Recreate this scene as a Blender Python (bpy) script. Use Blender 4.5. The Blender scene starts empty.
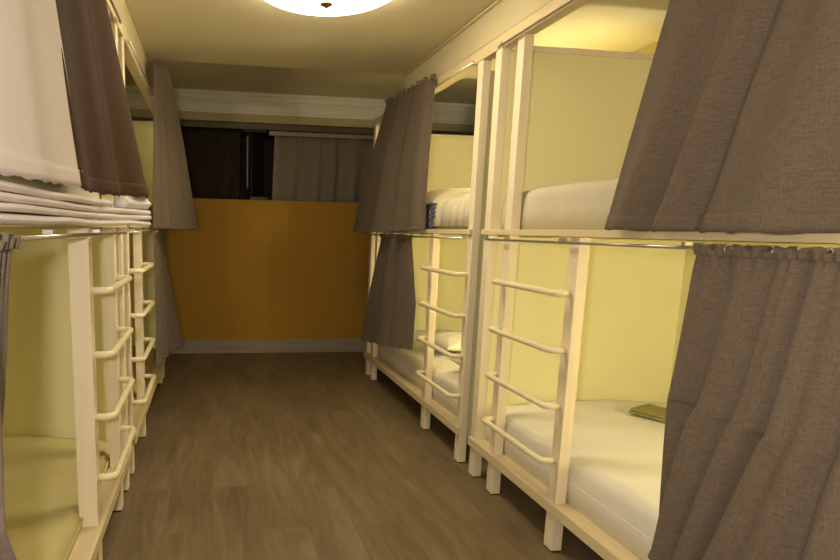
import bpy, bmesh, math, random
from mathutils import Vector, Matrix, noise
random.seed(7)
C = bpy.context.scene.collection

# ---------------------------------------------------------------- materials
def mat(name, col, rough=.6, spec=.3, metal=0, vary=.0, vscale=(3, 3, 3), bump=0, bscale=80, emit=None, estr=0, sheen=0):
    m = bpy.data.materials.new(name); m.use_nodes = True
    nt = m.node_tree; b = nt.nodes['Principled BSDF']
    b.inputs['Base Color'].default_value = (*col, 1); b.inputs['Roughness'].default_value = rough
    b.inputs['Specular IOR Level'].default_value = spec; b.inputs['Metallic'].default_value = metal
    if sheen: b.inputs['Sheen Weight'].default_value = sheen
    tc = nt.nodes.new('ShaderNodeTexCoord')
    if vary:
        mp = nt.nodes.new('ShaderNodeMapping'); mp.inputs['Scale'].default_value = vscale
        n = nt.nodes.new('ShaderNodeTexNoise'); n.inputs['Scale'].default_value = 1; n.inputs['Detail'].default_value = 5
        r = nt.nodes.new('ShaderNodeValToRGB')
        r.color_ramp.elements[0].position = .3; r.color_ramp.elements[1].position = .7
        r.color_ramp.elements[0].color = (*[c*(1-vary) for c in col], 1)
        r.color_ramp.elements[1].color = (*[min(1, c*(1+vary)) for c in col], 1)
        nt.links.new(tc.outputs['Object'], mp.inputs[0]); nt.links.new(mp.outputs[0], n.inputs['Vector'])
        nt.links.new(n.outputs['Fac'], r.inputs[0]); nt.links.new(r.outputs[0], b.inputs['Base Color'])
    if bump:
        n2 = nt.nodes.new('ShaderNodeTexNoise'); n2.inputs['Scale'].default_value = bscale; n2.inputs['Detail'].default_value = 4
        bp = nt.nodes.new('ShaderNodeBump'); bp.inputs['Strength'].default_value = bump; bp.inputs['Distance'].default_value = .005
        nt.links.new(tc.outputs['Object'], n2.inputs['Vector']); nt.links.new(n2.outputs['Fac'], bp.inputs['Height'])
        nt.links.new(bp.outputs[0], b.inputs['Normal'])
    if emit:
        b.inputs['Emission Color'].default_value = (*emit, 1); b.inputs['Emission Strength'].default_value = estr
    return m

def fabric(name, col, k=1.0):
    """linen weave: two crossed stretched noises"""
    m = bpy.data.materials.new(name); m.use_nodes = True
    nt = m.node_tree; b = nt.nodes['Principled BSDF']
    b.inputs['Roughness'].default_value = .9; b.inputs['Specular IOR Level'].default_value = .1
    b.inputs['Sheen Weight'].default_value = .06
    uv = nt.nodes.new('ShaderNodeTexCoord')
    outs = []
    for sc in ((1500, 1500, 160), (110, 110, 1500)):
        mp = nt.nodes.new('ShaderNodeMapping'); mp.inputs['Scale'].default_value = sc
        n = nt.nodes.new('ShaderNodeTexNoise'); n.inputs['Scale'].default_value = .35; n.inputs['Detail'].default_value = 3
        nt.links.new(uv.outputs['Object'], mp.inputs[0]); nt.links.new(mp.outputs[0], n.inputs['Vector']); outs.append(n.outputs['Fac'])
    ad = nt.nodes.new('ShaderNodeMath'); ad.operation = 'ADD'; nt.links.new(outs[0], ad.inputs[0]); nt.links.new(outs[1], ad.inputs[1])
    hf = nt.nodes.new('ShaderNodeMath'); hf.operation = 'MULTIPLY'; hf.inputs[1].default_value = .5; nt.links.new(ad.outputs[0], hf.inputs[0])
    r = nt.nodes.new('ShaderNodeValToRGB'); r.color_ramp.elements[0].position = .36; r.color_ramp.elements[1].position = .64
    r.color_ramp.elements[0].color = (*[c*(1-.24*k) for c in col], 1); r.color_ramp.elements[1].color = (*[min(1, c*(1+.24*k)) for c in col], 1)
    nt.links.new(hf.outputs[0], r.inputs[0]); nt.links.new(r.outputs[0], b.inputs['Base Color'])
    bp = nt.nodes.new('ShaderNodeBump'); bp.inputs['Strength'].default_value = .25; bp.inputs['Distance'].default_value = .002
    nt.links.new(hf.outputs[0], bp.inputs['Height']); nt.links.new(bp.outputs[0], b.inputs['Normal'])
    return m

def floor_mat():
    m = bpy.data.materials.new('oak_vinyl'); m.use_nodes = True
    nt = m.node_tree; b = nt.nodes['Principled BSDF']; N = nt.nodes.new; L = nt.links.new
    b.inputs['Roughness'].default_value = .5; b.inputs['Specular IOR Level'].default_value = .3
    tc = N('ShaderNodeTexCoord'); mp = N('ShaderNodeMapping'); mp.inputs['Rotation'].default_value = (0, 0, math.pi/2)
    L(tc.outputs['Object'], mp.inputs[0])
    br = N('ShaderNodeTexBrick'); br.offset = .37; br.inputs['Scale'].default_value = 1
    br.inputs['Brick Width'].default_value = 1.22; br.inputs['Row Height'].default_value = .2
    br.inputs['Mortar Size'].default_value = .0016; br.inputs['Mortar Smooth'].default_value = .3
    br.inputs['Color1'].default_value = (.0, .0, .0, 1); br.inputs['Color2'].default_value = (1, 1, 1, 1); br.inputs['Mortar'].default_value = (.5, .5, .5, 1)
    L(mp.outputs[0], br.inputs['Vector'])
    # grain, shifted per plank
    sc = N('ShaderNodeVectorMath'); sc.operation = 'SCALE'; sc.inputs['Scale'].default_value = 7
    L(br.outputs['Color'], sc.inputs[0])
    ad = N('ShaderNodeVectorMath'); ad.operation = 'ADD'; L(tc.outputs['Object'], ad.inputs[0]); L(sc.outputs[0], ad.inputs[1])
    m2 = N('ShaderNodeMapping'); m2.inputs['Scale'].default_value = (11, 1.3, 1); L(ad.outputs[0], m2.inputs[0])
    n1 = N('ShaderNodeTexNoise'); n1.inputs['Scale'].default_value = 1.4; n1.inputs['Detail'].default_value = 9; n1.inputs['Roughness'].default_value = .65; n1.inputs['Distortion'].default_value = 1.2
    L(m2.outputs[0], n1.inputs['Vector'])
    m3 = N('ShaderNodeMapping'); m3.inputs['Scale'].default_value = (3.2, .8, 1); L(ad.outputs[0], m3.inputs[0])
    n2 = N('ShaderNodeTexNoise'); n2.inputs['Scale'].default_value = 1.5; n2.inputs['Detail'].default_value = 3; L(m3.outputs[0], n2.inputs['Vector'])
    mx = N('ShaderNodeMix'); mx.data_type = 'FLOAT'; mx.inputs[0].default_value = .45
    L(n1.outputs['Fac'], mx.inputs[2]); L(n2.outputs['Fac'], mx.inputs[3])
    r = N('ShaderNodeValToRGB'); e = r.color_ramp.elements
    e[0].position = .33; e[0].color = (.125, .087, .046, 1); e[1].position = .68; e[1].color = (.27, .205, .118, 1)
    k = e.new(.5); k.color = (.19, .137, .075, 1)
    L(mx.outputs[0], r.inputs[0])
    tone = N('ShaderNodeMix'); tone.data_type = 'RGBA'; tone.blend_type = 'MULTIPLY'; tone.inputs[0].default_value = .08
    L(r.outputs[0], tone.inputs[6]); L(br.outputs['Color'], tone.inputs[7])
    seam = N('ShaderNodeMix'); seam.data_type = 'RGBA'; L(br.outputs['Fac'], seam.inputs[0])
    L(tone.outputs[2], seam.inputs[6]); seam.inputs[7].default_value = (.17, .125, .075, 1)
    L(seam.outputs[2], b.inputs['Base Color'])
    bp = N('ShaderNodeBump'); bp.inputs['Strength'].default_value = .12; bp.inputs['Distance'].default_value = .003
    L(n1.outputs['Fac'], bp.inputs['Height']); L(bp.outputs[0], b.inputs['Normal'])
    return m

M = dict(
    floor=floor_mat(),
    ceil=mat('ceiling_plaster', (.76, .69, .47), .85, .15, vary=.04, vscale=(1.2, 1.2, 1.2), bump=.05),
    wall=mat('yellow_wall_paint', (.72, .64, .30), .8, .2, vary=.03),
    fascia=mat('fascia_paint', (.66, .59, .38), .7, .2, vary=.03),
    orange=mat('orange_wall_paint', (.42, .228, .026), .7, .25, vary=.07, vscale=(1.1, 1.1, 1.1), bump=.05),
    white=mat('white_moulding', (.72, .70, .62), .5, .3),
    lintel=mat('lintel_paint', (.42, .36, .20), .6, .3),
    base=mat('grey_baseboard', (.33, .28, .22), .6, .3, vary=.15, vscale=(1, 1, 30)),
    dark=mat('unlit_recess', (.085, .065, .045), .9, .1, vary=.2),  # recess is only unlit, its shade is put into this dark brown
    post=mat('cream_painted_wood', (.86, .74, .54), .5, .35, vary=.035, vscale=(25, 25, 2), bump=.04, bscale=60),
    rail=mat('cream_rail_wood', (.74, .61, .38), .5, .35, vary=.07, vscale=(20, 1.5, 20)),
    panel=mat('pale_yellow_panel', (.88, .82, .48), .7, .25, vary=.02),
    rung=mat('enamelled_rung', (.86, .76, .50), .3, .5),
    rubber=mat('black_rubber', (.02, .02, .02), .8, .2),
    steel=mat('track_steel', (.70, .68, .66), .3, .5, metal=.9),
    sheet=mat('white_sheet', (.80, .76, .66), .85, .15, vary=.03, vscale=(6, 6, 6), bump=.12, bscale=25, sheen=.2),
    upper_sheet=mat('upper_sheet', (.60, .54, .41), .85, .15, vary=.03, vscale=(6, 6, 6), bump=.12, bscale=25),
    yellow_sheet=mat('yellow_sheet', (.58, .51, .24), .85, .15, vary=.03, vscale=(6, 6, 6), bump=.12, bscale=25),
    ridge=mat('ribbed_blanket', (.70, .63, .46), .9, .1, sheen=.2),
    blue=mat('blue_grey_wool', (.12, .14, .19), .95, .1),
    olive=mat('olive_towel', (.34, .32, .13), .9, .1, vary=.1, vscale=(20, 20, 20), bump=.2),
    glass=mat('lamp_opal_glass', (.9, .85, .7), .4, .4, emit=(1.0, .87, .63), estr=19.0),
    bronze=mat('bronze_finial', (.20, .09, .05), .35, .5, metal=.7),
    black=mat('black_plastic', (.012, .012, .012), .35, .4),
    brown=fabric('taupe_linen', (.160, .122, .092)),
    shadow_brown=fabric('flash_shadow_linen', (.072, .036, .016)),  # curtain part out of the flash, its shadow put into the colour
    pale=fabric('flash_lit_linen', (.80, .72, .69), .2),  # flash glare on the near left cloth, put into the colour
    grey=fabric('grey_drape', (.25, .215, .185)),
)

# ---------------------------------------------------------------- helpers
def bm_box(bm, a, b, bev=0):
    x0, y0, z0 = a; x1, y1, z1 = b
    r = bmesh.ops.create_cube(bm, size=1)
    for v in r['verts']:
        v.co = Vector(((x0+x1)/2+v.co.x*abs(x1-x0), (y0+y1)/2+v.co.y*abs(y1-y0), (z0+z1)/2+v.co.z*abs(z1-z0)))
    if bev:
        es = list({e for v in r['verts'] for e in v.link_edges})
        bmesh.ops.bevel(bm, geom=es, offset=bev, segments=2, affect='EDGES', profile=.6)

def obj(name, bm, m, parent=None, smooth=False):
    bmesh.ops.recalc_face_normals(bm, faces=bm.faces[:])
    me = bpy.data.meshes.new(name); bm.to_mesh(me); bm.free()
    if smooth:
        for p in me.polygons: p.use_smooth = True
    o = bpy.data.objects.new(name, me); C.objects.link(o); me.materials.append(m)
    if parent:
        o.parent = parent; o.matrix_parent_inverse = Matrix.Translation(parent.location).inverted()
    return o

def box(name, a, b, m, parent=None, bev=.002):
    bm = bmesh.new(); bm_box(bm, a, b, bev); return obj(name, bm, m, parent)

def struct(o): o['kind'] = 'structure'; return o

def thing(name, label, cat, loc, group=None):
    o = bpy.data.objects.new(name, None); C.objects.link(o); o.location = loc; o.empty_display_size = .1
    o['label'] = label; o['category'] = cat
    if group: o['group'] = group
    return o

def tag(o, label, cat, group=None):
    o['label'] = label; o['category'] = cat
    if group: o['group'] = group
    return o

def tube(bm, pts, r, seg=10):
    """swept round tube through pts"""
    pts = [Vector(p) for p in pts]; rings = []
    up = Vector((0, 0, 1))
    for i, p in enumerate(pts):
        t = (pts[min(i+1, len(pts)-1)]-pts[max(i-1, 0)]).normalized()
        u = up if abs(t.dot(up)) < .9 else Vector((1, 0, 0))
        s = t.cross(u).normalized(); w = s.cross(t)
        rings.append([bm.verts.new(p+s*math.cos(2*math.pi*k/seg)*r+w*math.sin(2*math.pi*k/seg)*r) for k in range(seg)])
    for a, b in zip(rings, rings[1:]):
        for k in range(seg): bm.faces.new((a[k], a[(k+1) % seg], b[(k+1) % seg], b[k]))
    bm.faces.new(rings[0][::-1]); bm.faces.new(rings[-1])

def lathe(bm, prof, c, seg=48):
    rings = []
    for r, z in prof:
        rings.append([bm.verts.new((c[0]+r*math.cos(2*math.pi*k/seg), c[1]+r*math.sin(2*math.pi*k/seg), c[2]+z)) for k in range(seg)])
    for a, b in zip(rings, rings[1:]):
        for k in range(seg): bm.faces.new((a[k], a[(k+1) % seg], b[(k+1) % seg], b[k]))
    bm.faces.new(rings[0]); bm.faces.new(rings[-1][::-1])

# ---------------------------------------------------------------- the room
XR, XL = 1.331, -.400            # front planes of the bunks
DEP = 1.13                        # bunk depth
WR0, WL = XR+DEP+.02, XL-DEP-.02; WR = WR0+.85   # the room widens on the right beyond the bunks
CZ = 2.335; CY = 4.42; CZ2 = 2.525; YF = 6.22; YB = -1.3; YR = 7.3
bm = bmesh.new(); bm_box(bm, (WL-.1, YB-.1, -.1), (WR+.1, YR+.1, 0)); struct(obj('floor', bm, M['floor']))
bm = bmesh.new()
bm_box(bm, (WL-.1, YB-.1, CZ), (WR+.1, CY, CZ2+.1)); bm_box(bm, (WL-.1, CY, CZ2), (WR+.1, YR+.1, CZ2+.1))
struct(obj('ceiling', bm, M['ceil']))
struct(box('wall_left', (WL-.1, YB, 0), (WL, YR, CZ2), M['wall'], bev=0))
struct(box('wall_right', (WR0, YB, 0), (WR0+.1, 5.30, CZ2), M['wall'], bev=0))
struct(box('wall_far_right', (WR, 5.30, 0), (WR+.1, YR, CZ2), M['wall'], bev=0))
struct(box('wall_return', (WR0+.1, 5.20, 0), (WR+.1, 5.30, CZ2), M['wall'], bev=0))
struct(box('wall_near', (WL, YB-.1, 0), (WR0, YB, CZ), M['wall'], bev=0))
struct(box('wall_far', (WL, YF, 0), (WR, YF+.1, 1.53), M['orange'], bev=0))
bm = bmesh.new(); bm_box(bm, (WL, YF, 2.262), (WR, YF+.1, CZ2)); struct(obj('trim_1', bm, M['lintel']))          # lintel over the opening
# crown moulding, stepped profile
bm = bmesh.new()
for z0, z1, d in ((2.335, 2.358, .012), (2.358, 2.425, .022), (2.425, 2.45, .03), (2.45, 2.495, .042), (2.495, 2.525, .055)):
    bm_box(bm, (WL, YF-d, z0), (WR, YF, z1), .003)
struct(obj('trim_2', bm, M['white']))
bm = bmesh.new(); bm_box(bm, (WL, YF-.018, 0), (WR, YF, .125), .004); bm_box(bm, (WL, YF-.012, .125), (WR, YF, .14), .003)
struct(obj('baseboard_far', bm, M['base']))
# recess behind the orange wall
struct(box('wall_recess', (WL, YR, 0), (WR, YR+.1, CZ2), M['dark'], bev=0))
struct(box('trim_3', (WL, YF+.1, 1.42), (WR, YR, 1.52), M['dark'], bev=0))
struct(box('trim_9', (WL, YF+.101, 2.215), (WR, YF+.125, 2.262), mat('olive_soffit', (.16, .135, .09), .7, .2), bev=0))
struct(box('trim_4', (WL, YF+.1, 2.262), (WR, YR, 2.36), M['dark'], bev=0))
# fascias above the bunk fronts, with a thin shadow-gap moulding at the ceiling
for s, X, n in ((1, XR, 5), (-1, XL, 6)):
    a, b = sorted((X+s*.012, X+s*.040))
    struct(box('trim_%d' % n, (a, YB, 2.172), (b, CY, CZ), M['fascia'], bev=0))
    a, b = sorted((X-s*.006, X+s*.012))
    struct(box('trim_%d' % (n+2), (a, YB, CZ-.014), (b, CY, CZ-.004), M['rail'], bev=.002))

# ---------------------------------------------------------------- bunk beds
PW, PT = .045, .06
def bunk(s, label, posts, y0, y1, ladder, ptop, ytop=None, group='cream bunk beds along the aisle'):
    """s=+1 right side; posts=[(y, full height?)]; ladder=(yA, yB) rung span between two posts"""
    X = XR if s > 0 else XL
    def bx(name, xa, xb, ya, yb, za, zb, m, par, bev=.003):
        a, b = sorted((X+s*xa, X+s*xb)); return box(name, (a, ya, za), (b, yb, zb), m, par, bev)
    t = thing('bunk_bed', label, 'bunk bed', (X+s*DEP/2, (y0+y1)/2, 0), group)
    for y, full in posts:
        PW_ = .066 if s < 0 and abs(y-2.12) < .01 else PW
        # one continuous upright, with the platform rail let into its outer face
        p = bx('post', 0, PW_, y, y+PT, .006, 2.10 if full else 1.243, M['post'], t, .004)
        bx('foot_pad', .003, PW-.003, y+.003, y+PT-.003, 0, .006, M['rubber'], p, .001)
    for y in (y0, y1-PT):                              # rear uprights stand behind the back panel
        p = bx('post', DEP-PW, DEP, y, y+PT, .006, 2.10, M['post'], t, .004)
        bx('foot_pad', DEP-PW+.003, DEP-.003, y+.003, y+PT-.003, 0, .006, M['rubber'], p, .001)
    bx('lower_rail', -.016, .0, y0, y1, .163, .207, M['rail'], t)
    bx('upper_rail', -.016, .0, y0, y1, 1.244, 1.270, M['rail'], t)
    bx('top_rail', -.004, .05, y0, ytop or y1, 2.10, 2.16, M['rail'], t)
    bx('lower_bed_base', .0, DEP-.02, y0+.062, y1-.062, .168, .2045, M['rail'], t)
    bx('upper_bed_base', .0, DEP-.02, y0+.004, y1-.004, 1.244, 1.264, M['panel'], t)
    for e in (y0+.04, y1-.06):
        bx('lower_end_panel', PW, DEP-PW, e, e+.02, .14, 1.236, M['panel'], t)
        q = bx('upper_end_panel', PW, DEP-PW, e, e+.02, 1.266, ptop, M['panel'], t)
        bx('panel_cap', PW, DEP-PW, e-.004, e+.024, ptop, ptop+.028, M['post'], q)
    bx('lower_back_panel', DEP-PW-.016, DEP-PW, y0+.05, y1-.05, .14, 1.236, M['panel'], t)
    bx('upper_back_panel', DEP-PW-.016, DEP-PW, y0+.05, y1-.05, 1.266, 2.03, M['panel'], t)
    # curtain tracks under the platform and in front of the top rail
    for z, ya, yb in ((1.222, y0+.07, y1-.07), (2.098, y0+.07, y1-.07)):
        bm = bmesh.new(); xx = X-s*.022
        tube(bm, [(xx, ya, z), (xx, yb, z)], .006)
        tr = obj('curtain_track', bm, M['steel'], t, True)
        for k in range(4):
            yy = ya+.02+(yb-ya-.04)*k/3; bm = bmesh.new()
            a, b = sorted((xx, X+s*.003)); bm_box(bm, (a, yy-.006, z-.004), (b, yy+.006, z+.016))
            obj('track_bracket', bm, M['steel'], tr)
    # ladder rungs: flattened U-shaped bars standing proud of two uprights
    ya, yb = ladder
    for z in (1.035, .815, .595, .375):
        pts = []; out = X-s*.058; r = .032
        n = Vector((X+s*.002, ya, z)); pts.append(n); pts.append((out+s*r, ya, z))
        for k in range(1, 7):
            a = math.pi/2*k/6; pts.append((out+s*r*(1-math.sin(a)), ya+r*(1-math.cos(a)), z))
        for k in range(0, 7):
            a = math.pi/2*k/6; pts.append((out+s*r*(1-math.cos(a)), yb-r*(1-math.sin(a)), z))
        pts.append((X+s*.002, yb, z))
        bm = bmesh.new(); tube(bm, pts, .0125, 12); obj('ladder_rung', bm, M['rung'], t, True)
    return t

YN = dict(G=5.138, F=4.96, E=3.65, A=3.079, B=2.878, C=2.663, D=2.12)
near_posts = [(.86, True), (1.06, False), (YN['D'], False), (YN['C'], True), (YN['B'], True)]
far_posts = [(YN['A'], True), (YN['E'], False), (YN['F'], False), (YN['G'], True)]
h = PT/2
for s, side in ((1, 'right'), (-1, 'left')):
    bunk(s, 'cream bunk bed in the foreground on the %s side of the aisle, four-rung ladder' % side, near_posts, .86, YN['B']+PT,
         (YN['D']+h, YN['C']+h), 2.09, YN['A']-.001)
    bunk(s, 'cream bunk bed at the far end of the %s row, nearest the orange wall' % side, far_posts, YN['A'], YN['G']+PT,
         (YN['A']+h, YN['E']+h), 2.03)

# ---------------------------------------------------------------- mattresses
def mattress(s, y0, y1, z0, z1, label, crown=.03, seed=0):
    X = XR if s > 0 else XL
    x0, x1 = X+s*.056, X+s*(DEP-.066)
    bm = bmesh.new(); nx, ny = 26, 60; rr = .045; top = []
    prof = []                                     # cross-section across the bed (from the aisle edge, over, to the wall)
    prof.append((0, z0)); prof.append((-.006, z0+(z1-z0)*.45))
    for k in range(6):
        a = math.pi/2*k/5; prof.append((rr*(1-math.cos(a)), z1-rr+rr*math.sin(a)))
    W = abs(x1-x0)
    for k in range(1, 14): prof.append((rr+(W-2*rr)*k/14, z1))
    for k in range(6):
        a = math.pi/2*k/5; prof.append((W-rr+rr*math.sin(a), z1-rr+rr*math.cos(a)))
    prof.append((W, z0))
    rows = []
    for j in range(ny+1):
        t = j/ny; e = min(t, 1-t)*1.8; y = y0+(y1-y0)*t
        sink = 0 if e > .025 else rr*(1-math.sqrt(max(0, 1-((.025-e)/.025)**2)))*.8
        row = []
        for i, (d, z) in enumerate(prof):
            zz = z
            if z > z0+.01:
                w = math.sin(math.pi*min(1, max(0, d/W)))
                nn = noise.noise(Vector((d*5+seed, y*3.1, seed)))+.5*noise.noise(Vector((d*13, y*9+seed, 1)))
                zz = z+crown*w+.010*nn-(sink if z > z0+.05 else 0)
            row.append(bm.verts.new((x0+s*d, y+.003*noise.noise(Vector((d*9, y, 3))), zz)))
        rows.append(row)
    for a, b in zip(rows, rows[1:]):
        for i in range(len(a)-1): bm.faces.new((a[i], a[i+1], b[i+1], b[i]))
        bm.faces.new((a[-1], a[0], b[0], b[-1]))
    bm.faces.new(rows[0]); bm.faces.new(rows[-1][::-1])
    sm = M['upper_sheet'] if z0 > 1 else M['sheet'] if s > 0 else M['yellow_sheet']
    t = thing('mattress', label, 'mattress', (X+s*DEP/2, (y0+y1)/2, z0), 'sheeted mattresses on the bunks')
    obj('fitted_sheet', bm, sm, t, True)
    if z0 > 1: return t
    # piping seam along the aisle edge
    bm = bmesh.new()
    tube(bm, [(x0-s*.004, y0+.05+(y1-y0-.1)*k/20, z0+(z1-z0)*.5) for k in range(21)], .003, 6)
    obj('piping', bm, sm, t, True)
    return t
ny0, ny1 = .86+.066, YN['B']+PT-.07
fy0, fy1 = YN['A']+.066, YN['G']+PT-.07
lab = {(1, 0): 'white sheeted mattress on the lower bunk at near right, beside the lower taupe curtain',
       (1, 1): 'pale mattress on the upper bunk at near right, its edge behind the large curtain',
       (1, 2): 'white sheeted mattress on the lower bunk at far right, behind the far ladder',
       (1, 3): 'pale mattress on the upper bunk at far right under the ribbed blanket',
       (-1, 0): 'shaded yellowish mattress on the lower bunk at near left, behind the near ladder',
       (-1, 1): 'mattress on the upper bunk at near left, hidden behind the brown and pale curtains',
       (-1, 2): 'mattress on the lower bunk at far left, glimpsed between the ladder uprights',
       (-1, 3): 'mattress on the upper bunk at far left, behind the narrow olive-brown curtain'}
for s in (1, -1):
    lo = .385 if s > 0 else .272
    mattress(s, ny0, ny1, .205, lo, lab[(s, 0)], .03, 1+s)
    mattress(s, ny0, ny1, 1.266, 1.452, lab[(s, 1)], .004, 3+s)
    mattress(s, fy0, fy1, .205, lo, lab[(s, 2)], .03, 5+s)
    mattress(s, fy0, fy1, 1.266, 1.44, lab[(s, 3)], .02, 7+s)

def pillow(x, y, z, lx, ly, h_, rz, label, m, group=None, name='pillow', cat='pillow'):
    bm = bmesh.new(); n = 20; g = {}
    for side in (0, 1):
        for i in range(n+1):
            for j in range(n+1):
                u, v = 2*i/n-1, 2*j/n-1
                if side and (i in (0, n) or j in (0, n)): g[1, i, j] = g[0, i, j]; continue
                puff = max(0, (1-abs(u)**2.6)*(1-abs(v)**2.6))**.55
                pin = 1-.09*(abs(u)**3*(1-abs(v)**2))-.0
                pin2 = 1-.09*(abs(v)**3*(1-abs(u)**2))
                zz = (h_*.62*puff if side == 0 else -h_*.38*puff)+.004*noise.noise(Vector((u*4, v*4, x)))
                g[side, i, j] = bm.verts.new((u*lx/2*pin, v*ly/2*pin2, zz+h_*.4))
    for side in (0, 1):
        for i in range(n):
            for j in range(n):
                try: bm.faces.new([g[side, i, j], g[side, i+1, j], g[side, i+1, j+1], g[side, i, j+1]])
                except ValueError: pass
    o = obj(name, bm, m, None, True); o.location = (x, y, z); o.rotation_euler = (0, 0, rz)
    return tag(o, label, cat, group)
pillow(1.76, 3.42, .425, .62, .42, .13, .1, 'white pillow on the lower far right mattress, seen through the far ladder', M['sheet'])
pillow(1.80, 4.20, .425, .60, .40, .11, .3, 'white pillow further back on the lower far right mattress', M['sheet'])

# olive towel lying on the near lower mattress
def towel(x, y, z, lx, ly, rz, label):
    bm = bmesh.new()
    for k in range(2):
        bm_box(bm, (-lx/2+.006*k, -ly/2+.008*k, .012*k), (lx/2-.004*k, ly/2-.005*k, .012*k+.0115), .004)
    o = obj('folded_towel', bm, M['olive'], None, True); o.location = (x, y, z); o.rotation_euler = (.02, 0, rz); tag(o, label, 'towel')
towel(2.12, 2.43, .421, .17, .42, .45, 'olive folded towel lying on the near right lower mattress beside the curtain')

# ribbed blanket on the far upper bunk and the blue-grey throw beside it
def blanket():
    bm = bmesh.new(); ya, yb = 3.15, 4.42; nu, nv = 120, 30; rows = []
    for i in range(nu+1):
        y = ya+(yb-ya)*i/nu; row = []
        for j in range(nv+1):
            v = j/nv
            a = v*math.pi                                  # over the bed: up from the aisle edge and across
            x = XR+.03+.30*(1-math.cos(a))
            hgt = .02+.235*max(0, math.sin(a))**.35*(.9+.1*math.sin(y*5))
            if a > math.pi/2: hgt = max(hgt, .197)
            d = math.hypot((y-3.55)*1.0, (v-.1)*.55)
            rip = .013*math.sin(d*62+2*noise.noise(Vector((y*3, v*2, 0))))
            row.append(bm.verts.new((x-rip*.8*math.cos(a), y, 1.268+hgt+rip*math.sin(a))))
        rows.append(row)
    for a, b in zip(rows, rows[1:]):
        for j in range(nv): bm.faces.new((a[j], a[j+1], b[j+1], b[j]))
    o = obj('ribbed_blanket', bm, M['ridge'], None, True)
    md = o.modifiers.new('thick', 'SOLIDIFY'); md.thickness = .012; md.offset = 1
    tag(o, 'cream ribbed blanket with wavy ridges heaped on the far right upper bunk', 'blanket')
blanket()
def throw():
    t = thing('fringed_throw', 'blue-grey fringed throw poking out beside the far right upper curtain', 'throw', (1.36, 3.85, 1.275))
    bm = bmesh.new(); bm_box(bm, (1.345, 3.80, 1.278), (1.375, 4.4, 1.43), .012); obj('fabric', bm, M['blue'], t, True)
    bm = bmesh.new()
    for k in range(22):
        z = 1.282+.0068*k; l = .07+.10*random.random()
        tube(bm, [(1.355, 3.81, z), (1.345, 3.81-l*.5, z+.004*random.uniform(-1, 1)), (1.34, 3.81-l, z+.008*random.uniform(-1, 1))], .005, 5)
    obj('fringe', bm, M['blue'], t, True)['kind'] = 'stuff'
throw()

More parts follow.
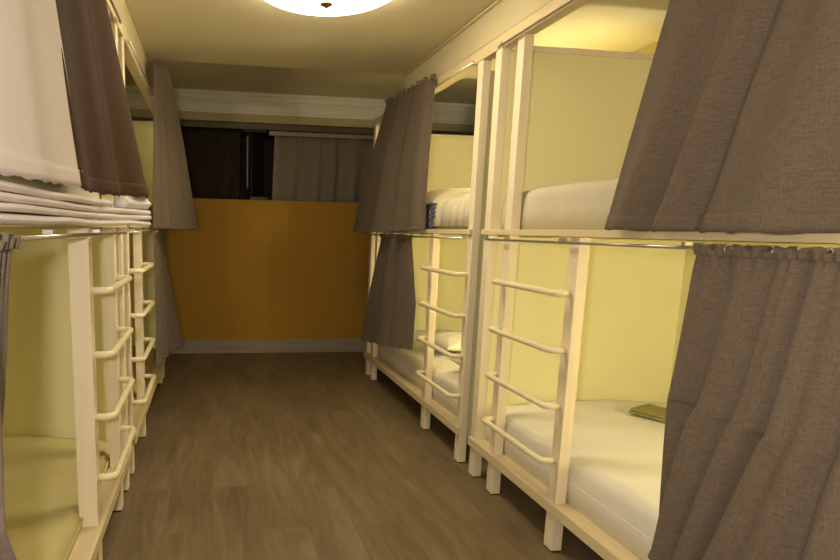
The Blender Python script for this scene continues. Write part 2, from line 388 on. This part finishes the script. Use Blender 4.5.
# ---------------------------------------------------------------- curtains
def lerp_path(path, t):
    n = len(path)-1; f = min(t*n, n-1e-6); i = int(f); k = f-i
    return Vector(path[i]).lerp(Vector(path[i+1]), k)
def curtain(label, rows, m, folds, amp, seed, normal, name='curtain', group='taupe bunk curtains', rings=0, track_z=None, ruffle=.010, thick=.004, shear=0,
            header=True, nu=150, nv=48, bottom_amp=1.0, skew=0.0):
    """rows: control paths from top to bottom, each a list of points running along the curtain"""
    nrm = Vector(normal).normalized()
    c = Vector((0, 0, 0)); 
    for p in rows[0]: c += Vector(p)
    c /= len(rows[0])
    t = thing(name, label, 'curtain', c, group)
    rnd = random.Random(seed); ph = [rnd.uniform(0, 6.28) for _ in range(6)]
    def pt(u, v, extra=0):
        f = min(v*(len(rows)-1), len(rows)-1-1e-6); i = int(f); k = f-i; k = k*k*(3-2*k) if len(rows) > 2 else k
        p = lerp_path(rows[i], u).lerp(lerp_path(rows[i+1], u), k)
        w = u+skew*v*math.sin(u*3.1+ph[5])-shear*v
        ww = w+.035*math.sin(6.28*w*1.7+ph[0])+.02*noise.noise(Vector((u*3, v*1.6, seed)))
        big = math.sin(6.28*folds*ww+ph[1])
        big = .75*big+.25*math.sin(2*6.28*folds*ww+ph[1]+.6)
        mid = .5*math.sin(6.28*folds*1.63*ww+ph[2]+v*1.6)*(.4+.6*math.sin(u*5+seed)**2)
        a = amp*(.30+.70*v**.8*bottom_amp)
        d = a*(big+mid*.6)+amp*.35*noise.noise(Vector((u*5, v*2.2, seed+5)))*v
        small = ruffle*math.sin(6.28*folds*5.3*u+ph[3])*max(0, 1-v*9)
        e = min(u, 1-u)*12
        return p+nrm*(d*min(1, .35+e)+small+extra)
    bm = bmesh.new(); g = []
    for j in range(nv+1):
        v = j/nv; g.append([])
        for i in range(nu+1):
            q = pt(i/nu, v); 
            if j == nv: q.z += .004*math.sin(i*.33+seed)
            g[-1].append(bm.verts.new(q))
    for a, b in zip(g, g[1:]):
        for i in range(nu): bm.faces.new((a[i], a[i+1], b[i+1], b[i]))
    o = obj('fabric', bm, m, t, True)
    md = o.modifiers.new('thick', 'SOLIDIFY'); md.thickness = thick; md.offset = 0
    # bottom hem: a doubled band
    bm = bmesh.new(); g = []
    for j in range(4):
        v = 1-.055*(1-j/3)
        g.append([bm.verts.new(pt(i/nu, v, 0)) for i in range(nu+1)])
    for a, b in zip(g, g[1:]):
        for i in range(nu): bm.faces.new((a[i], a[i+1], b[i+1], b[i]))
    o = obj('hem', bm, m, t, True); md = o.modifiers.new('thick', 'SOLIDIFY'); md.thickness = thick*2; md.offset = 0
    if header:
        bm = bmesh.new(); g = []
        for j in range(6):
            k = j/5
            g.append([])
            for i in range(nu+1):
                u = i/nu; q = pt(u, 0); 
                q = q+nrm*(.006*math.sin(6.28*folds*5.3*u+ph[3])*(.4+k)+.003)
                q.z += .004+.030*k*(.75+.25*math.sin(6.28*folds*3.1*u+ph[4]))-.016
                g[-1].append(bm.verts.new(q))
        for a, b in zip(g, g[1:]):
            for i in range(nu): bm.faces.new((a[i], a[i+1], b[i+1], b[i]))
        o = obj('gathered_heading', bm, m, t, True); md = o.modifiers.new('thick', 'SOLIDIFY'); md.thickness = thick*1.4; md.offset = 0
    for k in range(rings):
        q = lerp_path(rows[0], (k+.5)/rings)
        bm = bmesh.new()
        tube(bm, [(q.x+.011*math.cos(a), q.y+.002, q.z+.006+.011*math.sin(a)) for a in [6.2832*i/12 for i in range(13)]], .0018, 6)
        obj('ring', bm, M['steel'], t, True)
    return t
tz, lz = 2.09, 1.218
# right side, near
curtain('large taupe linen curtain hanging from the upper bunk at near right',
        [[(1.290, 1.675, tz), (1.28, 1.3, tz), (1.298, .93, tz)],
         [(1.285, 1.905, 1.272), (1.255, 1.4, 1.266), (1.26, .86, 1.266)]], M['brown'], 3.7, .046, 3, (-1, 0, 0), rings=8, skew=.06, shear=-.10)
curtain('long taupe linen curtain hanging below the platform at near right, reaching towards the floor',
        [[(1.30, 1.515, lz), (1.29, 1.2, lz), (1.30, .93, lz)],
         [(1.28, 1.53, .80), (1.25, 1.2, .80), (1.25, .90, .80)],
         [(1.27, 1.515, .38), (1.255, 1.43, .32), (1.235, 1.36, .13), (1.215, 1.1, .10), (1.24, .86, .10)]],
        M['brown'], 5.0, .042, 8, (-1, 0, 0), rings=9, skew=.05, shear=-.10)
# right side, far
curtain('taupe curtain flaring into the aisle from the upper bunk at far right',
        [[(1.298, 3.69, 2.155), (1.298, 4.2, 2.18), (1.298, 4.70, 2.20)],
         [(1.28, 3.69, 1.75), (1.24, 4.3, 1.75), (1.23, 4.93, 1.72)],
         [(1.285, 3.73, 1.268), (1.21, 4.4, 1.245), (1.175, 5.14, 1.243)]], M['brown'], 2.6, .048, 14, (-1, 0, 0), rings=7)
curtain('short taupe curtain hanging below the platform at far right, by the orange wall',
        [[(1.30, 3.99, lz), (1.30, 4.35, lz), (1.30, 4.70, lz)],
         [(1.285, 3.80, .80), (1.26, 4.3, .80), (1.25, 4.80, .80)],
         [(1.278, 3.80, .50), (1.24, 4.3, .43), (1.215, 4.90, .36)]], M['brown'], 2.6, .022, 21, (-1, 0, 0), rings=6)
# left side, far
curtain('narrow olive-brown curtain gathered at the upper bunk at far left',
        [[(-.352, 4.16, 2.26), (-.330, 4.3, 2.27), (-.27, 4.40, 2.27)],
         [(-.352, 4.06, 1.8), (-.27, 4.3, 1.8), (-.19, 4.60, 1.8)],
         [(-.355, 3.96, 1.243), (-.24, 4.3, 1.24), (-.108, 4.78, 1.24)]], M['brown'], 2.2, .018, 33, (1, 0, 0), rings=5)
curtain('dark curtain bunched below the platform at far left beside the orange wall',
        [[(-.362, 3.95, lz), (-.362, 4.4, lz), (-.362, 4.88, lz)],
         [(-.345, 3.80, .95), (-.34, 4.3, .95), (-.345, 4.85, .95)],
         [(-.34, 3.80, .70), (-.32, 4.3, .70), (-.29, 4.85, .70)],
         [(-.345, 3.78, .40), (-.31, 4.3, .38), (-.235, 4.84, .355)]], M['brown'], 2.4, .016, 41, (1, 0, 0), rings=5)
# left side, near
curtain('curtain part coloured dark brown for the flash shadow, hanging from the upper bunk at near left, behind the pale one',
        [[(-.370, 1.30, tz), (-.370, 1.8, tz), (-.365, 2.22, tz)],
         [(-.362, 1.76, 1.352), (-.32, 2.0, 1.345), (-.222, 2.25, 1.352)]], M['shadow_brown'], 2.3, .016, 52, (1, .15, 0), rings=5)
curtain('curtain part coloured pale pinkish for the flash glare, hanging from the upper bunk at near left',
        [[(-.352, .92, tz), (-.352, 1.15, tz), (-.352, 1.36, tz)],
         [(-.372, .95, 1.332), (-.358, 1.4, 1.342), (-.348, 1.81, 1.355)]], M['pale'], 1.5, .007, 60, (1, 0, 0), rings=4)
curtain('greyish curtain edge hanging below the platform at the extreme near left',
        [[(-.366, 1.21, lz), (-.366, 1.05, lz), (-.366, .91, lz)],
         [(-.362, 1.12, .95), (-.345, 1.0, .95), (-.355, .90, .95)],
         [(-.366, 1.04, .75), (-.345, 1.0, .75), (-.355, .90, .75)],
         [(-.350, 1.17, .52), (-.33, 1.1, .5), (-.34, .90, .5)],
         [(-.335, 1.46, .14), (-.32, 1.2, .12), (-.33, .90, .12)]], M['brown'], 1.8, .014, 71, (1, 0, 0), rings=4)

# folded pale sheets laid along the near left bunk edge under the curtains
def sheet_layer(bm, path, z0, z1, w):
    n = 60; rows = []
    for i in range(n+1):
        p = lerp_path(path, i/n); wob = .004*noise.noise(Vector((p.y*4, z0*60, 2)))
        f = p.x+.004*noise.noise(Vector((p.y*6, z0*90, 7)))
        zz0, zz1 = z0+wob, z1+wob; r = (z1-z0)*.45
        rows.append([bm.verts.new(q) for q in ((f-w, p.y, zz0), (f-r, p.y, zz0), (f, p.y, zz0+r), (f, p.y, zz1-r), (f-r, p.y, zz1), (f-w, p.y, zz1))])
    for a, b in zip(rows, rows[1:]):
        for k in range(6): bm.faces.new((a[k], a[(k+1) % 6], b[(k+1) % 6], b[k]))
    bm.faces.new(rows[0][::-1]); bm.faces.new(rows[-1])
full = [(-.368, .96), (-.362, 1.45), (-.338, 1.9), (-.25, 2.16), (-.21, 2.26)]
full = [(x, y, 0) for x, y in full]
short = [(-.370, .96, 0), (-.360, 1.45, 0), (-.335, 1.88, 0), (-.30, 1.99, 0)]
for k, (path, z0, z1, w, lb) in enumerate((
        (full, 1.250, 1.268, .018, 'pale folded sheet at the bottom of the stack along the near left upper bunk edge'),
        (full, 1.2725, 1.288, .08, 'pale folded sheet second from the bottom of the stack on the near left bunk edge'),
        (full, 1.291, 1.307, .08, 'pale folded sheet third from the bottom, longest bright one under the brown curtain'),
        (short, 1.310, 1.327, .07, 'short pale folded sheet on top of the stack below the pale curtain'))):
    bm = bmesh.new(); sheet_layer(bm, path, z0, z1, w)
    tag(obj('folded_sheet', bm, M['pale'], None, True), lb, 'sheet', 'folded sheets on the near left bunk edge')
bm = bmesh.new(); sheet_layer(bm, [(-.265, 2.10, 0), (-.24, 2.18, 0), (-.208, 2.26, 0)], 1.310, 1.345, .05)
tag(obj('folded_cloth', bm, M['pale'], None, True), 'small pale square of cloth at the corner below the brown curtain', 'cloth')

# ---------------------------------------------------------------- ceiling lamp
LC = (.50, 2.87, CZ)
t = thing('ceiling_lamp', 'round opal glass ceiling lamp with a bronze finial above the aisle', 'ceiling lamp', LC)
bm = bmesh.new(); lathe(bm, [(.02, 0), (.27, 0), (.275, -.008), (.27, -.018), (.02, -.018)], LC); obj('mounting_plate', bm, M['white'], t, True)
bm = bmesh.new(); R = .33
lathe(bm, [(R*math.sin(a), -.022-.082*math.cos(a)) for a in [math.radians(3+87*k/14) for k in range(15)]]+[(R*.97, -.018), (.05, -.018)], LC)
obj('glass_shade', bm, M['glass'], t, True)
bm = bmesh.new(); lathe(bm, [(.004, -.104), (.028, -.105), (.030, -.109), (.022, -.114), (.012, -.117), (.010, -.121), (.003, -.124)], LC); obj('finial', bm, M['bronze'], t, True)

# ---------------------------------------------------------------- the opening beyond
curtain('grey pleated curtain drawn across the right of the opening above the orange wall',
        [[(.62, 6.37, 2.165), (1.3, 6.37, 2.165), (2.0, 6.37, 2.165)], [(.60, 6.37, 1.535), (1.3, 6.37, 1.535), (2.0, 6.37, 1.535)]],
        M['grey'], 6, .028, 80, (0, -1, 0), header=False, group='curtains in the opening beyond', rings=0, nu=220)
curtain('nearly black curtain at the left of the opening above the orange wall',
        [[(-.32, 6.46, 2.20), (.0, 6.46, 2.20), (.29, 6.46, 2.20)], [(-.32, 6.46, 1.535), (.0, 6.46, 1.535), (.27, 6.46, 1.535)]],
        fabric('dark_drape', (.035, .026, .018)), 3.4, .016, 86, (0, -1, 0), group='curtains in the opening beyond', rings=0)
bm = bmesh.new(); bm_box(bm, (.56, 6.325, 2.165), (2.1, 6.35, 2.205), .003)
t = thing('curtain_rail', 'pale rail above the grey pleated curtain in the far opening', 'curtain rail', (1.3, 6.34, 2.165))
obj('rail', bm, M['base'], t)
bm = bmesh.new()
for k in range(4): bm_box(bm, (.6+k*.45, 6.33, 2.205), (.63+k*.45, 6.35, 2.262))
obj('rail_bracket', bm, M['black'], t)
t = thing('wall_screen', 'black narrow screen seen edge-on in the far opening, with a thin grey edge strip', 'screen', (.44, 6.2, 1.5))
def rotbox(name, c, sz, rz, m, par):
    bm = bmesh.new(); bm_box(bm, tuple(-d/2 for d in sz), tuple(d/2 for d in sz), .006)
    bmesh.ops.transform(bm, matrix=Matrix.Translation(c) @ Matrix.Rotation(rz, 4, 'Z'), verts=bm.verts[:]); return obj(name, bm, m, par)
rotbox('screen_body', (.43, 6.46, 1.90), (.24, .07, .62), 1.0, M['black'], t)
rotbox('edge_strip', (.352, 6.365, 1.90), (.022, .012, .50), 1.0, mat('strip_grey', (.30, .29, .26), .4, .4), t)
rotbox('mount_arm', (.42, 6.36, 2.22), (.24, .03, .06), .15, M['black'], t)
rotbox('stand_foot', (.45, 6.43, 1.55), (.20, .16, .04), .3, M['black'], t)

# ---------------------------------------------------------------- unseen fill lamps added in the bunks to brighten them
M['bulb'] = mat('fill_bulb', (.9, .85, .7), .4, .4, emit=(1.0, .86, .55), estr=6)
def fill_lamp(s, y, z, power, label):
    X = (XR if s > 0 else XL)+s*(DEP-PW-.018)
    t = thing('fill_lamp', label, 'lamp', (X, y, z), 'added fill lamps on the bunk back panels')
    a, b = sorted((X, X-s*.02)); box('back_plate', (a, y-.05, z-.04), (b, y+.05, z+.04), M['white'], t)
    bm = bmesh.new(); tube(bm, [(X-s*.02, y, z), (X-s*.06, y, z), (X-s*.085, y, z-.02)], .008); obj('arm', bm, M['white'], t, True)
    bm = bmesh.new(); lathe(bm, [(.012, .0), (.035, -.01), (.045, -.06), (.042, -.06), (.03, -.012), (.008, -.004)], (X-s*.09, y, z-.02), 24); obj('lamp_shade', bm, M['white'], t, True)
    bm = bmesh.new(); lathe(bm, [(.004, -.02), (.02, -.03), (.026, -.05), (.018, -.066), (.004, -.072)], (X-s*.09, y, z-.02), 20); obj('bulb', bm, M['bulb'], t, True)
    light('fill_light', 'POINT', (X-s*.10, y, z-.13), power, (1.0, .89, .60), .03)  # made-up source, added to brighten the bunk interior
def light(name, kind, loc, energy, col, size=.05, rot=None):
    l = bpy.data.lights.new(name, kind); l.energy = energy; l.color = col
    l.shadow_soft_size = size
    o = bpy.data.objects.new(name, l); C.objects.link(o); o.location = loc
    return o
for s, sd in ((1, 'right'), (-1, 'left')):
    fill_lamp(s, 1.25, 1.00, 14 if s > 0 else 1.3, 'added white fill lamp inside the lower bunk at near %s, behind the curtain' % sd)
    fill_lamp(s, 1.25, 1.72, 8 if s > 0 else 3.5, 'added white fill lamp inside the upper bunk at near %s, behind the curtain' % sd)
    fill_lamp(s, 3.40, 1.00, 15 if s > 0 else 1.5, 'added white fill lamp inside the lower bunk at far %s' % sd)
    fill_lamp(s, 3.40, 1.86, 20 if s > 0 else 3, 'added white fill lamp inside the upper bunk at far %s' % sd)

# ---------------------------------------------------------------- lights
light('camera_flash', 'POINT', (-.11, -.02, 1.30), 66, (1.0, .93, .90), .03)
w = bpy.data.worlds.new('world'); bpy.context.scene.world = w; w.use_nodes = True
w.node_tree.nodes['Background'].inputs[0].default_value = (.9, .75, .5, 1); w.node_tree.nodes['Background'].inputs[1].default_value = .3

# ---------------------------------------------------------------- camera
f, yaw, pit, rol, cx, cy = 618.65, .1479, .1638, .0203, 303.4, 332.1
F = Vector((math.sin(yaw)*math.cos(pit), math.cos(yaw)*math.cos(pit), -math.sin(pit)))
Rv = Vector((math.cos(yaw), -math.sin(yaw), 0)); U = Rv.cross(F)
R2 = Rv*math.cos(rol)+U*math.sin(rol); U2 = -Rv*math.sin(rol)+U*math.cos(rol)
cam = bpy.data.cameras.new('camera'); co = bpy.data.objects.new('camera', cam); C.objects.link(co)
co.matrix_world = Matrix(((R2.x, U2.x, -F.x, 0), (R2.y, U2.y, -F.y, 0), (R2.z, U2.z, -F.z, 1.25), (0, 0, 0, 1)))
cam.sensor_width = 36; cam.lens = f/840*36; cam.shift_x = (420-cx)/840; cam.shift_y = (cy-280)/840; cam.clip_start = .02
sc = bpy.context.scene; sc.camera = co
sc.view_settings.view_transform = 'Standard'; sc.view_settings.look = 'None'; sc.view_settings.gamma = 1; sc.view_settings.use_curve_mapping = False
sc.view_settings.exposure = 0
